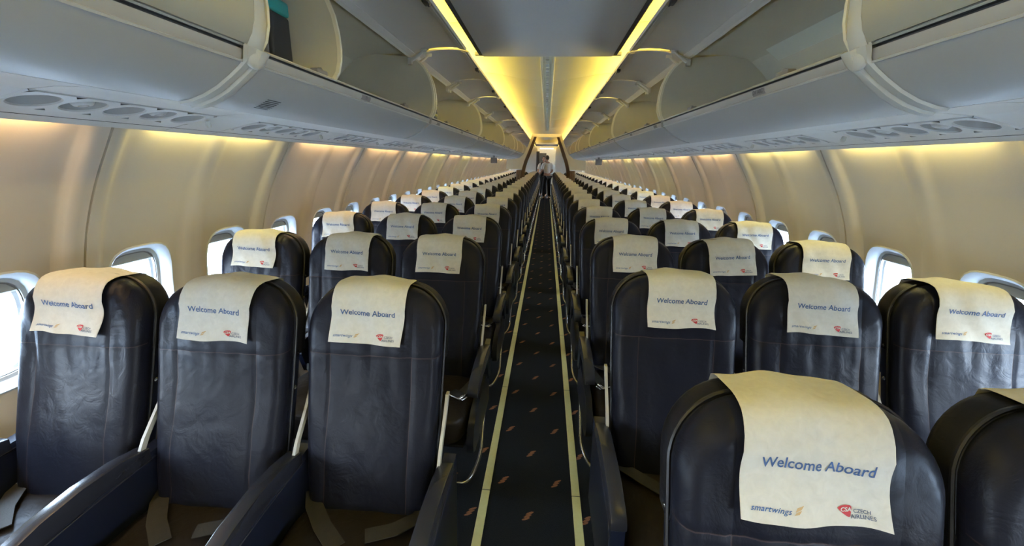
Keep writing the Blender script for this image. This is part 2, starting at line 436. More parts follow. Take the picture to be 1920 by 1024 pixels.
# soffits between wall and bins (main setting) with the service panels set in them
A_ = (.955, 1.612); SO = (1.408, 1.558)
SP = [(.955, 1.610), (.975, 1.614), (1.07, 1.622), (1.16, 1.616), (1.235, 1.600), (1.32, 1.580), (1.408, 1.558)]
def soffit_z(x): return interp(SP, x)
for side, nm, k in ((-1, 'left', 2), (1, 'right', 3)):
    g = MB()
    yc0, pch = (1.23, .80) if side < 0 else (1.585, .79)
    units = [yc0 + pch * i for i in range(-4, 25)]
    PO = [(SO[0] + .004, SO[1] + .05), (SO[0] + .002, SO[1] + .004), (SO[0] - .006, SO[1]), (1.302, soffit_z(1.302))]
    PM = [(1.302, soffit_z(1.302)), (1.235, soffit_z(1.235)), (1.168, soffit_z(1.168))]
    PI = [(1.168, soffit_z(1.168)), (1.10, soffit_z(1.10)), (1.04, soffit_z(1.04)), (.975, soffit_z(.975)), (.966, soffit_z(.975) + .01)]
    def sec(P, a, b):
        g.grid([[(side * x, y, z + e) for x, z in P] for y, e in ((a + .002, .008), (a + .002, 0), (b - .002, 0), (b - .002, .008))])
    prev = Y0
    for u in units:
        a, b = u - .289, u + .289
        if prev < a:
            sec(PO[:-1] + PM[:1], prev, a); sec(PM, prev, a); sec(PI, prev, a)
        sec(PO, a, b); sec(PI, a, b); prev = b
        if b > Y1: break
    # lengthwise joint
    for xx in (1.352,):
        g.box((side * xx - .0015, Y0, soffit_z(xx) - .0016), (side * xx + .0015, Y1, soffit_z(xx) + .001), 1)
    g.grid([[(side * 1.41, y, 1.60), ] + [(side * .95, y, 1.66)] for y in (Y0, Y1)], k=0)
    thing('trim_%d' % k, 'pale soffit panels between the %s wall and the overhead bins' % nm, 'soffit', me=g.mesh('soffit', ['soffit', 'slot'], angle=30), kind='structure')

# end walls
g = MB(); g.box((-1.8, Y0 - .04, -.05), (1.8, Y0, 2.5)); thing('wall_front', 'forward bulkhead behind the camera', 'wall', me=g.mesh('wf', 'ceilgrey'), kind='structure')
g = MB(); g.box((-1.8, Y1, -.05), (1.8, Y1 + .04, 2.5)); thing('wall_rear', 'rear galley wall', 'wall', me=g.mesh('wr', 'galley'), kind='structure')
for s, k in ((-1, 4), (1, 5)):
    g = MB(); g.box((s * .42 if s > 0 else -1.6, 19.35, 0), (1.6 if s > 0 else -.42, 19.40, 2.3))
    thing('trim_%d' % k, 'pale lavatory wall at the %s of the rear aisle' % ('right' if s > 0 else 'left'), 'wall', me=g.mesh('lav', 'galley'), kind='structure')
# apron outside
g = MB(); g.box((-220, -120, -3.3), (220, 160, -3.2)); thing('ground', 'bright concrete apron outside the windows', 'ground', me=g.mesh('apron', 'apron'), kind='structure')

# ------------------------------------------------------------------ floor path strips
for s, x, nm in ((-1, -.199, 'left'), (1, .213, 'right')):
    g = MB(); g.rbox((x - .0185, -1.5, .0), (x + .0185, 19., .006), .002)
    thing('floor_path_strip', 'luminous yellow floor strip along the %s edge of the aisle carpet' % nm, 'floor strip', me=g.mesh('strip', 'strip'), group='yellow path strips on the aisle floor')

# ------------------------------------------------------------------ seats
def yb(z): return (z - .94) * .27
def hw_at(z): return interp([(.40, .176), (.5, .188), (.62, .196), (.8, .203), (1.0, .207), (1.12, .207)], z)
ZT, ZB_ = 1.096, .398
def outline(grow=0., zb=ZB_, zt=ZT, R=.125):
    pts = []
    nb = 8
    for i in range(nb + 1):            # right side upwards
        z = zb + .01 + (zt - R - zb - .01) * i / nb
        pts.append((hw_at(z) + grow, z))
    for i in range(1, 12):             # top right corner, top with slight crown, top left corner
        a = pi / 2 * i / 11
        pts.append((hw_at(1.) - R + R * cos(a) + grow * cos(a), zt - R + (R + grow) * sin(a) * 1.0))
    ntop = 6; xr = hw_at(1.) - R
    for i in range(1, ntop): 
        x = xr - 2 * xr * i / ntop; pts.append((x, zt + grow + .006 * (1 - (x / xr) ** 2)))
    L = [(-x, z) for x, z in reversed(pts[:nb + 12])]
    pts += L
    xl = pts[-1][0]
    for i in range(1, 8): pts.append((xl + (-2 * xl) * i / 8, zb + .002))
    return pts
def layer(pts, inset, dy, wv=None, zc=None):
    zmin = min(p[1] for p in pts); zmax = max(p[1] for p in pts); zc = (zmin + zmax) / 2; hh = (zmax - zmin) / 2; W = .207
    k = 1 - inset / W; kz = 1 - inset / hh; out = []
    for x, z in pts:
        X, Z = x * k, zc + (z - zc) * kz
        y = dy + (wv(X, Z) if wv else 0.)
        out.append((X, yb(Z) + y, Z))
    return out
def back_mesh(seed):
    rnd = random.Random(seed); ph = [rnd.uniform(0, 6.28) for _ in range(8)]; am = [rnd.uniform(.5, 1.2) for _ in range(8)]
    def wv(x, z):
        edge = smooth(.0, .05, hw_at(z) - abs(x)) * smooth(0, .06, ZT - z)
        v = -.006 * (1 - (x / .21) ** 2)
        v += -.012 * exp(-((z - .60) / .11) ** 2) * (1 - (x / .21) ** 2) + .006 * exp(-((z - .80) / .09) ** 2)
        v += .0022 * am[0] * sin(x * 31 + z * 14 + ph[0]) + .0020 * am[1] * sin(z * 37 - x * 17 + ph[1]) + .0014 * am[2] * sin(x * 62 + ph[2] + z * 30)
        v += .004 * exp(-((z - .905) / .007) ** 2)
        if z < .905: v += .0025 * exp(-((abs(x) - .125) / .006) ** 2)
        d = abs(z - .905 + .02)
        v += .0022 * exp(-(d / .03) ** 2) * sin(x * 110 + ph[3]) * (1 if z < .905 else 0)
        return v * (.25 + .75 * edge)
    # make a fine front: outline rings then spine
    g = MB(); O = outline()
    rows = [layer(O, .004, .034), layer(O, 0., .026), layer(O, -.001, .012), layer(O, 0., -.002), layer(O, .004, -.014, wv), layer(O, .012, -.023, wv), layer(O, .024, -.029, wv)]
    for i in range(1, 17):
        t = .024 + (.207 - .024) * i / 16
        # keep rows near-horizontal: shrink only x after this inset, z by small amount
        rows.append(layer2(O, t, -.030, wv))
    g.grid(rows, True)
    return g.mesh('backrest', 'leather', angle=60)
def layer2(pts, t, dy, wv):
    zmin = min(p[1] for p in pts); zmax = max(p[1] for p in pts); zc = (zmin + zmax) / 2; hh = (zmax - zmin) / 2
    k = 1 - t / .207; kz = 1 - .024 / hh - (t - .024) * .05 / hh; out = []
    for x, z in pts:
        X, Z = x * k, zc + (z - zc) * kz
        out.append((X, yb(Z) + dy + wv(X, Z), Z))
    return out
def pip_mesh():
    g = MB(); O = outline(.0015); P = layer(O, 0., .036); n = len(P)
    P = [Vector(p) for p in P[: n - 7]]
    g.tube(P, .0042, 6); return g.mesh('piping', 'piping')
def cap_mesh():
    """leather headrest shell behind the front cushion"""
    g = MB(); O = outline(.003, zb=.865, zt=ZT - .004)
    def zl(inset, dy): return layer(O, inset, dy)
    rows = [zl(.012, .030), zl(.002, .036), zl(-.001, .046), zl(-.001, .080), zl(.003, .092), zl(.012, .101), zl(.03, .106), zl(.10, .108), zl(.19, .108)]
    g.grid(rows, True); b = g.verts([rows[0][0]]); 
    return g.mesh('headrest_shell', 'leathercap', angle=60)
def shell_mesh():
    g = MB(); O = outline(-.002, zb=.40, zt=.90, R=.03)
    rows = [layer(O, .0, .030), layer(O, -.001, .034), layer(O, -.001, .066), layer(O, .006, .076), layer(O, .03, .080), layer(O, .19, .080)]
    g.grid(rows, True); return g.mesh('back_shell', 'navy', angle=50)

backs = [back_mesh(s) for s in (1, 2, 3)]
pipm, capm, shellm = pip_mesh(), cap_mesh(), shell_mesh()
def bolt_me():
    g = MB()
    rows = [[(d, r * cos(a * pi / 6), r * sin(a * pi / 6)) for a in range(12)] for r, d in ((.0075, 0), (.0075, .003), (.004, .006), (.0005, .0065))]
    g.grid(rows, True); return g.mesh('bolt', 'chrome')
boltm = bolt_me()

# headrest cover draped over backrest + headrest shell
def bvh_of(meshes):
    vs, ps = [], []
    for me in meshes:
        b = len(vs); vs += [v.co.copy() for v in me.vertices]; ps += [tuple(b + i for i in p.vertices) for p in me.polygons]
    return BVHTree.FromPolygons(vs, ps)
def cover_mesh(k, W=.110, wtop=None):
    tree = bvh_of([backs[k], capm, pipm]); rnd = random.Random(10 + k)
    NX, path = 22, []
    # rays: front part, horizontal; top part, radial round the pivot; rear part, horizontal
    piv = Vector((0, yb(1.03) + .035, 1.035))
    nf = 16; zb0 = .948
    rows = []
    for i in range(nf):
        z = zb0 + (1.035 - zb0) * i / nf; rows.append(('f', z))
    for i in range(17): rows.append(('r', pi * i / 16))
    for i in range(1, 5): rows.append(('b', 1.035 - .02 * i))
    grid = []; rays = []
    ph = [rnd.uniform(0, 6) for _ in range(6)]
    for r, (kd, a) in enumerate(rows):
        row = []
        for j in range(NX + 1):
            u = j / NX * 2 - 1
            w = W
            x = u * w
            if kd == 'f': org, d = Vector((x, -1, a)), Vector((0, 1, 0))
            elif kd == 'b': org, d = Vector((x, 1, a)), Vector((0, -1, 0))
            else:
                d0 = Vector((0, -cos(a), sin(a))); org = Vector((x, piv.y, piv.z)) + d0 * .6; d = -d0
            hit = tree.ray_cast(org, d)
            if hit[0] is None: p = org + d * (.6 if kd == 'r' else 1.)
            else: p = hit[0]
            row.append(p - d * .006); rays.append((org, d, (p - org).dot(d) - (.0095 if kd != 'f' else .0055)))
        grid.append(row)
    # take the hollows out: cloth is taut - smooth lengthwise and across
    for _ in range(9):
        ng = [[q.copy() for q in row] for row in grid]
        for i in range(1, len(grid) - 1):
            for j in range(NX + 1):
                a = (grid[i - 1][j] + grid[i + 1][j]) / 2
                ng[i][j] = grid[i][j] * .45 + a * .55
                ng[i][j].x = grid[i][j].x
                org, d, lim = rays[i * (NX + 1) + j]; q = ng[i][j]; ex = (q - org).dot(d) - lim
                if ex > 0: ng[i][j] = q - d * ex
        grid = ng
    for i, row in enumerate(grid):
        for j, p in enumerate(row):
            u = j / NX * 2 - 1
            f = max(0, 1 - i / 9)
            # lower hem curls off the seat a little, with ripples
            p.y -= .0035 + .006 * f * f + .0035 * f * (1 + sin(u * 4.3 + ph[0])) * .8 + .0012 * sin(u * 9 + ph[1] + i * .35)
            p.z += -.004 * f * (u * u) + .0025 * f * sin(u * 3 + ph[2])
            if 16 <= i <= 32: p.z += .0022 * (1 + sin(u * 6 + ph[3]))
            p.x += .004 * sin(i * .18 + ph[4]) * (1 if u > 0 else .6)
    g = MB(); th = .0009
    g.grid(grid, k=0)
    g.grid([[p + Vector((0, .0012, -.0006)) for p in row] for row in grid], k=0)
    ring = [grid[0][j] for j in range(NX + 1)] + [grid[i][NX] for i in range(1, len(grid))]
    # arc-length along the middle column for the lettering
    mid = NX // 2; S = [0.]
    for i in range(1, len(grid)): S.append(S[-1] + (grid[i][mid] - grid[i - 1][mid]).length)
    def onto(x, s, lift=.0009):
        u = max(0, min(NX - 1e-4, (x / W + 1) / 2 * NX)); j = int(u); fu = u - j
        i = 0
        while i < len(S) - 2 and S[i + 1] < s: i += 1
        fi = (s - S[i]) / (S[i + 1] - S[i])
        a = grid[i][j].lerp(grid[i][j + 1], fu); b = grid[i + 1][j].lerp(grid[i + 1][j + 1], fu); p = a.lerp(b, fi)
        n = (grid[i][j + 1] - grid[i][j]).cross(grid[i + 1][j] - grid[i][j]).normalized()
        if n.y > 0: n = -n
        return p + n * lift
    def stamp(vf, cx, cs, k, lift=.0009):
        vs, fs = vf; b = g.verts([onto(cx + v.x, cs + v.y, lift) for v in vs])
        for f in fs: g.face([b + q for q in f], k)
    stamp(T_WEL, 0., .0905, 1)
    stamp(T_SMART, -.066, .021, 2)
    stamp(T_CZECH, .0675, .0235, 3); stamp(T_AIR, .0705, .0150, 3)
    # tan wing mark after the airline lettering
    for poly in ([(-.031, .021), (-.028, .0265), (-.017, .0300), (-.0215, .0245)], [(-.033, .0165), (-.030, .0205), (-.021, .0235), (-.0255, .0180)]):
        b = g.verts([onto(x, s) for x, s in poly]); g.face(range(b, b + 4), 4)
    # red heart-like emblem
    em = [(.034, .0285), (.039, .0318), (.046, .0330), (.0535, .0325), (.0560, .0300), (.0550, .0235), (.0525, .0165), (.0505, .0140), (.0470, .0155), (.0415, .0200), (.0370, .0245)]
    b = g.verts([onto(x, s) for x, s in em]); g.face(range(b, b + len(em)), 5)
    stamp(T_OK, .0465, .0258, 0, .0016)
    return g.mesh('headrest_cover', ['cloth', 'print_blue', 'print_navy', 'print_grey', 'print_tan', 'print_red'], angle=70, flip_fix=False)
T_WEL = text_geo('Welcome Aboard', .0248, bold=.00035, spacing=1.0)
def fit_w(vf, w):
    x0 = min(v.x for v in vf[0]); x1 = max(v.x for v in vf[0]); k = w / (x1 - x0); c = (x0 + x1) / 2
    return [Vector(((v.x - c) * k, v.y * min(k, 1.15) if k > 1 else v.y, 0)) for v in vf[0]], vf[1]
T_WEL = fit_w(T_WEL, .164)
T_SMART = fit_w(text_geo('smartwings', .0112, .45, .00012, spacing=1.08), .060)
T_CZECH = fit_w(text_geo('CZECH', .0086, 0, .0001), .0245)
T_AIR = fit_w(text_geo('AIRLINES', .0086, 0, .0001), .0370)
T_OK = fit_w(text_geo('CSA', .0076, .2, .00025), .0165)
T_CZECH = ([v + Vector((.003, 0, 0)) for v in T_CZECH[0]], T_CZECH[1])
T_AIR = ([v + Vector((.0005, 0, 0)) for v in T_AIR[0]], T_AIR[1])
covers = [cover_mesh(k) for k in range(3)]

def cushion_mesh():
    g = MB(); bm = bmesh.new(); bmesh.ops.create_cube(bm, size=1)
    bmesh.ops.subdivide_edges(bm, edges=list(bm.edges), cuts=9, use_grid_fill=True)
    for v in bm.verts:
        x, y, z = v.co * 2
        f = 5.
        L = (abs(x) ** f + abs(y) ** f + abs(z) ** f) ** (1 / f); m = max(abs(x), abs(y), abs(z)); k = m / L if L else 1
        x, y, z = x * k, y * k, z * k
        X = x * .206; Y = -.325 + y * .215; Z = .395 + z * .068
        if z > 0: Z += .012 * (1 - x * x) * (1 - y * y) - .010 * exp(-((y - .1) / .5) ** 2) * abs(x) ** 2 + .012 * max(0, -y) ** 3
        v.co = Vector((X, Y, Z))
    g.bm(bm); return g.mesh('seat_cushion', 'cushion', angle=80)
cushm = cushion_mesh()
def arm_mesh(deep):
    g = MB()
    # side profile of the pad (y,z), front at -y
    top = [(-.115, .612), (-.20, .628), (-.30, .630), (-.40, .618), (-.465, .600), (-.492, .588), (-.502, .572)]
    bot = [(-.500, .556), (-.485, .546), (-.44, .548), (-.36, .566), (-.26, .576), (-.18, .572), (-.115, .566)]
    prof = top + bot; n = len(prof); rows = []
    for x, s in ((-.021, .84), (-.0205, .95), (-.017, 1.), (0, 1.005), (.017, 1.), (.0205, .95), (.021, .84)):
        row = []
        for y, z in prof:
            zc = .595 - .02 * smooth(-.35, -.5, y) ; row.append((x, -.31 + (y + .31) * (1 - (1 - s) * .04), zc + (z - zc) * s))
        rows.append(row)
    b = g.grid(rows, True, 0); g.face(range(b, b + n), 0); e = b + 6 * n; g.face(range(e + n - 1, e - 1, -1), 0)
    # frame bar under pad
    g.rbox((-.017, -.46, .548), (.017, -.10, .585), .006, 1)
    if deep:
        P = [(-.06, .60), (-.14, .592), (-.46, .575), (-.495, .55), (-.50, .47), (-.47, .30), (-.40, .27), (-.08, .27)]
        g.prism(P, 'x', -.019, .019, 1)
        for s in (-1, 1): g.tube([(s * .0195, y, z) for y, z in ((-.10, .575), (-.3, .565), (-.455, .552), (-.478, .52), (-.482, .45))], .0022, 6, 2)
    else:
        P = [(-.02, .60), (-.10, .59), (-.14, .53), (-.10, .42), (-.02, .40)]
        g.prism(P, 'x', -.012, .012, 1)
    return g.mesh('armrest', ['arm', 'navy', 'steel'], angle=45)
armN, armD = arm_mesh(False), arm_mesh(True)
def side_panel():
    g = MB()
    P = [(-.04, .44), (-.16, .455), (-.30, .46), (-.42, .45), (-.50, .415), (-.525, .36), (-.515, .31), (-.47, .285), (-.30, .27), (-.04, .27)]
    g.prism(P, 'x', -.014, .014); return g.mesh('side_panel', 'navy', angle=50)
sidem = side_panel()
def hinge():
    g = MB(); rows = []
    path = [(-.005, .775), (-.018, .755), (-.04, .725), (-.075, .685), (-.11, .645), (-.135, .605), (-.14, .585)]
    for i, (y, z) in enumerate(path):
        w = .010; rows.append([(-.0045, y - w, z), (.0045, y - w, z), (.0045, y + w, z), (-.0045, y + w, z)])
    b = g.grid(rows, True); g.face((b, b + 1, b + 2, b + 3)); e = b + 4 * (len(rows) - 1); g.face((e, e + 1, e + 2, e + 3))
    return g.mesh('hinge_cover', 'pale')
hingem = hinge()
def frame_mesh():
    g = MB()
    for y, z in ((-.16, .305), (-.43, .300)): g.tube([(-.213, y, z), (.213, y, z)], .017, 12)
    g.box((-.20, -.50, .318), (.20, -.10, .330)); return g.mesh('seat_frame', 'steel')
framem = frame_mesh()
def leg_mesh(rear):
    g = MB()
    if rear: g.tube([(0, -.16, .30), (0, -.05, .15), (0, .02, .02)], [.016, .014, .013], 10); g.rbox((-.02, -.02, 0), (.02, .06, .02), .004)
    else: g.tube([(0, -.43, .30), (0, -.42, .15), (0, -.41, .02)], [.018, .015, .015], 10); g.rbox((-.022, -.45, 0), (.022, -.36, .02), .004)
    return g.mesh('leg', 'steel')
legF, legR = leg_mesh(False), leg_mesh(True)
def bar_mesh(side):
    # side: +1 aisle is towards +x of the seat
    g = MB(); pts = [(.232, -.07, .40), (.236, -.10, .33), (.237, -.19, .215), (.238, -.25, .13)]
    for a in range(0, 7):
        t = pi / 2 * a / 6; pts.append((.238 - .055 * (1 - cos(t)), -.25 - .20 * sin(t) * .9 - .02, .13 - .03 * sin(t)))
    pts += [(.10, -.45, .10), (-.15, -.45, .10)]
    g.tube([(side * x, y, z) for x, y, z in pts], .0085, 10); return g.mesh('baggage_bar', 'chrome')
barm = {1: bar_mesh(1), -1: bar_mesh(-1)}
def belt_mesh(kind):
    g = MB(); s = 1
    pts = {0: [(.19, -.12, .465), (.17, -.18, .470), (.12, -.24, .484), (.05, -.27, .486)],
           1: [(-.19, -.10, .462), (-.15, -.17, .474), (-.08, -.25, .486), (-.01, -.31, .486)],
           2: [(.205, -.16, .466), (.200, -.22, .470), (.180, -.30, .474), (.165, -.34, .474)]}[kind]
    rows = []
    for i, p in enumerate(pts):
        d = Vector(pts[min(i + 1, len(pts) - 1)]) - Vector(pts[max(0, i - 1)]); n = Vector((-d.y, d.x, 0)).normalized() * .023; P = Vector(p)
        rows.append([P - n, P + n, P + n + Vector((0, 0, .003)), P - n + Vector((0, 0, .003))])
    g.grid(rows, True); b = len(g.v) - 4; g.face((b, b + 1, b + 2, b + 3)); return g.mesh('seat_belt', 'web')
belts = [belt_mesh(0), belt_mesh(1), belt_mesh(2)]
def buckle_mesh():
    g = MB(); g.rbox((-.033, -.024, 0), (.033, .024, .013), .004)
    g.prism([(-.030, -.021), (.018, -.021), (.030, -.012), (.030, .012), (.018, .021), (-.030, .021)], 'z', .013, .018)
    g.rbox((.024, -.017, .002), (.046, .017, .009), .003)
    return g.mesh('buckle', 'chrome', angle=30)
buckm = buckle_mesh()

def put_bolts(t, s):
    for y, z in ((.030, .885), (.018, .775)):
        b = put('bolt', boltm, t, (s * (hw_at(z) - .001), yb(z) + .050, z)); b.scale = (s, 1, 1)
def make_seat(side, row, k, y, x, near, cov=None, dx=0.):
    """k: 0 aisle, 1 middle, 2 window"""
    pos = ('aisle', 'middle', 'window')[k]; nm = 'left' if side < 0 else 'right'
    first = 'closest to the camera' if row == 0 else None
    lab = 'navy leather %s seat with cream headrest cover, %s row on the %s of the aisle' % (pos, ordinal(row + 1), nm)
    t = thing('airplane_seat', lab, 'airplane seat', (x, y, 0), 'navy leather seats on the %s of the aisle' % nm)
    v = (row * 3 + k + (1 if side > 0 else 0)) % 3
    bk = put('backrest', backs[v], t); put('headrest_shell', capm, t); put('back_shell', shellm, t)
    if near: put('piping', pipm, bk); put_bolts(t, -side)
    c = put('headrest_cover', covers[v], t, label='cream paper headrest cover printed Welcome Aboard')
    rz, tx = cov if cov else (random.uniform(-.012, .012), random.uniform(-.008, .008))
    c.location = (tx, 0, 0)
    if rz: # turn the cover a little about its own centre on the headrest
        c.matrix_basis = Matrix.Translation((tx, 0, 0)) @ Matrix.Translation((0, yb(1.04), 1.04)) @ Matrix.Rotation(rz, 4, 'Y') @ Matrix.Translation((0, -yb(1.04), -1.04))
    put('seat_cushion', cushm, t)
    put('seat_frame', framem, t)
    inb = -side       # direction towards the aisle in seat x
    deep = near and (side < 0 and row == 0 or side > 0 and row <= 1 and k == 0)
    arms = [(side * .2265)]
    if k == 0: arms.append(inb * .240)
    for ax in arms:
        put('armrest', armD if deep else armN, t, (ax, 0, 0))
    if side < 0 and row == 0 and k == 1:
        g = MB(); g.rbox((-.016, -.468, .600), (.016, -.425, .6135), .002, 0); g.box((-.008, -.452, .6136), (.006, -.449, .614), 1)
        put('arm_sticker', g.mesh('arm_sticker', ['white', 'ink']), t, (side * .2265, 0, 0), label='pale sticker on the front of the armrest', rot=(.12, 0, 0))
    if near and k < 2:
        put('hinge_cover', hingem, t, (side * .216, 0, 0), label='pale curved hinge cover beside the backrest')
    if k == 0:
        put('hinge_cover', hingem, t, (inb * .222, 0, 0), label='pale curved hinge cover beside the backrest')
        put('side_panel', sidem, t, (inb * .232, 0, 0)); put('baggage_bar', barm[inb], t, label='bent chrome bar by the aisle floor')
    if k != 1:
        put('leg', legF, t, (side * .06, 0, 0)); put('leg', legR, t, (side * .06, 0, 0))
    if near:
        b1 = put('seat_belt', belts[1], t)
        if k == 0 and row > 0 + (side > 0):
            b2 = put('seat_belt', belts[2], t)
            if inb < 0: b2.scale = (-1, 1, 1)
            put('buckle', buckm, b2, (.150, -.375, .478), rot=(0, 0, -.55), label='shiny metal buckle')
        else:
            put('seat_belt', belts[0], t)
    elif k == 0:
        b2 = put('seat_belt', belts[2], t)
        if inb < 0: b2.scale = (-1, 1, 1)
        put('buckle', buckm, b2, (.150, -.375, .478), rot=(0, 0, -.55), label='shiny metal buckle')
    return t
LY = [1.105, 1.935, 2.76, 3.58, 4.38]
while LY[-1] < 17.2: LY.append(LY[-1] + .79)
RY = [.600, 1.350, 2.09, 2.83, 3.62, 4.40]
while RY[-1] < 17.2: RY.append(RY[-1] + .79)
XS = {-1: (-.478, -.941, -1.404), 1: (.484, .947, 1.410)}
tweak = {(-1, 0, 2): (.035, -.005), (-1, 0, 1): (.03, .002), (-1, 0, 0): (.02, -.010), (1, 0, 0): (.02, -.010), (1, 1, 0): (0., .008), (1, 1, 1): (.03, -.006), (1, 1, 2): (.03, -.010),
         (1, 2, 0): (-.01, .004), (1, 2, 1): (-.075, .012), (-1, 1, 1): (.01, .008), (-1, 1, 2): (.02, -.012)}
for side, YS in ((-1, LY), (1, RY)):
    for r, y in enumerate(YS):
        for k in range(3):
            dy = {(-1, 0, 2): -.035, (-1, 0, 1): -.03, (-1, 1, 2): -.02, (-1, 1, 1): -.02}.get((side, r, k), 0.)
            make_seat(side, r, k, y + dy + (0. if side > 0 and r == 0 else .04), XS[side][k] - (.020 if side > 0 and r == 0 else 0), r < 5, tweak.get((side, r, k)))

# ------------------------------------------------------------------ overhead bins
E_ = (.885, 2.112); C_ = (.757, 1.752)
LOWER = [(.955, 1.612), (.925, 1.617), (.885, 1.631), (.845, 1.652), (.808, 1.678), (.782, 1.699), (.772, 1.709)]
BULGE = [(.757, 1.752), (.741, 1.775), (.731, 1.81), (.728, 1.85), (.731, 1.90), (.741, 1.955), (.760, 2.005), (.788, 2.050), (.825, 2.085), (.860, 2.105), (.885, 2.112)]
INSIDE = [(.770, 1.752), (1.38, 1.735), (1.435, 1.765), (1.44, 1.84), (1.40, 1.95), (1.32, 2.045), (1.22, 2.105), (1.10, 2.128), (.90, 2.128)]
def S(side, pts): return [(side * x, z) for x, z in pts]
def sweep(g, side, pts, y0, y1, k=0, ny=1):
    g.grid([[(side * x, y0 + (y1 - y0) * i / ny, z) for x, z in pts] for i in range(ny + 1)], k=k)
def door_open_pts(flat=.5):
    a0 = math.atan2(C_[1] - E_[1], C_[0] - E_[0]); a1 = math.atan2(.045, -.375); d = a1 - a0
    out = []
    L = sqrt((C_[0] - E_[0]) ** 2 + (C_[1] - E_[1]) ** 2); tx, tz = (C_[0] - E_[0]) / L, (C_[1] - E_[1]) / L
    for x, z in BULGE:
        u, w = x - E_[0], z - E_[1]; al = u * tx + w * tz; dv = -u * tz + w * tx
        u, w = al * tx - dv * flat * tz, al * tz + dv * flat * tx
        out.append((E_[0] + u * cos(d) - w * sin(d), E_[1] + u * sin(d) + w * cos(d)))
    return out
def offset(pts, d):
    out = []
    for i, p in enumerate(pts):
        a = pts[max(0, i - 1)]; b = pts[min(len(pts) - 1, i + 1)]
        tx, tz = b[0] - a[0], b[1] - a[1]; L = sqrt(tx * tx + tz * tz) or 1
        out.append((p[0] + tz / L * d, p[1] - tx / L * d))
    return out
def door_me(side, pts, y0, y1, inner_k):
    g = MB(); O2 = offset(pts, -.014) if inner_k else offset(pts, .014)
    A, B = pts, O2
    # outer skin + inner lining with a raised border
    loop_ = A + B[::-1]; n = len(loop_)
    rows = []
    for y, sh in ((y0, .25), (y0 + .006, 0.), (y1 - .006, 0.), (y1, .25)):
        row = []
        for i in range(len(A)):
            a, b = A[i], B[i]; row.append((a[0] + (b[0] - a[0]) * sh, a[1] + (b[1] - a[1]) * sh))
        row2 = []
        for i in range(len(A) - 1, -1, -1):
            a, b = A[i], B[i]; row2.append((b[0] + (a[0] - b[0]) * sh, b[1] + (a[1] - b[1]) * sh))
        rows.append([(side * x, y, z) for x, z in row + row2])
    b0 = g.grid(rows, True)
    for e in (b0, b0 + 3 * n):
        h = n // 2
        for i in range(h - 1): g.face((e + i, e + i + 1, e + n - 2 - i, e + n - 1 - i))
    return g
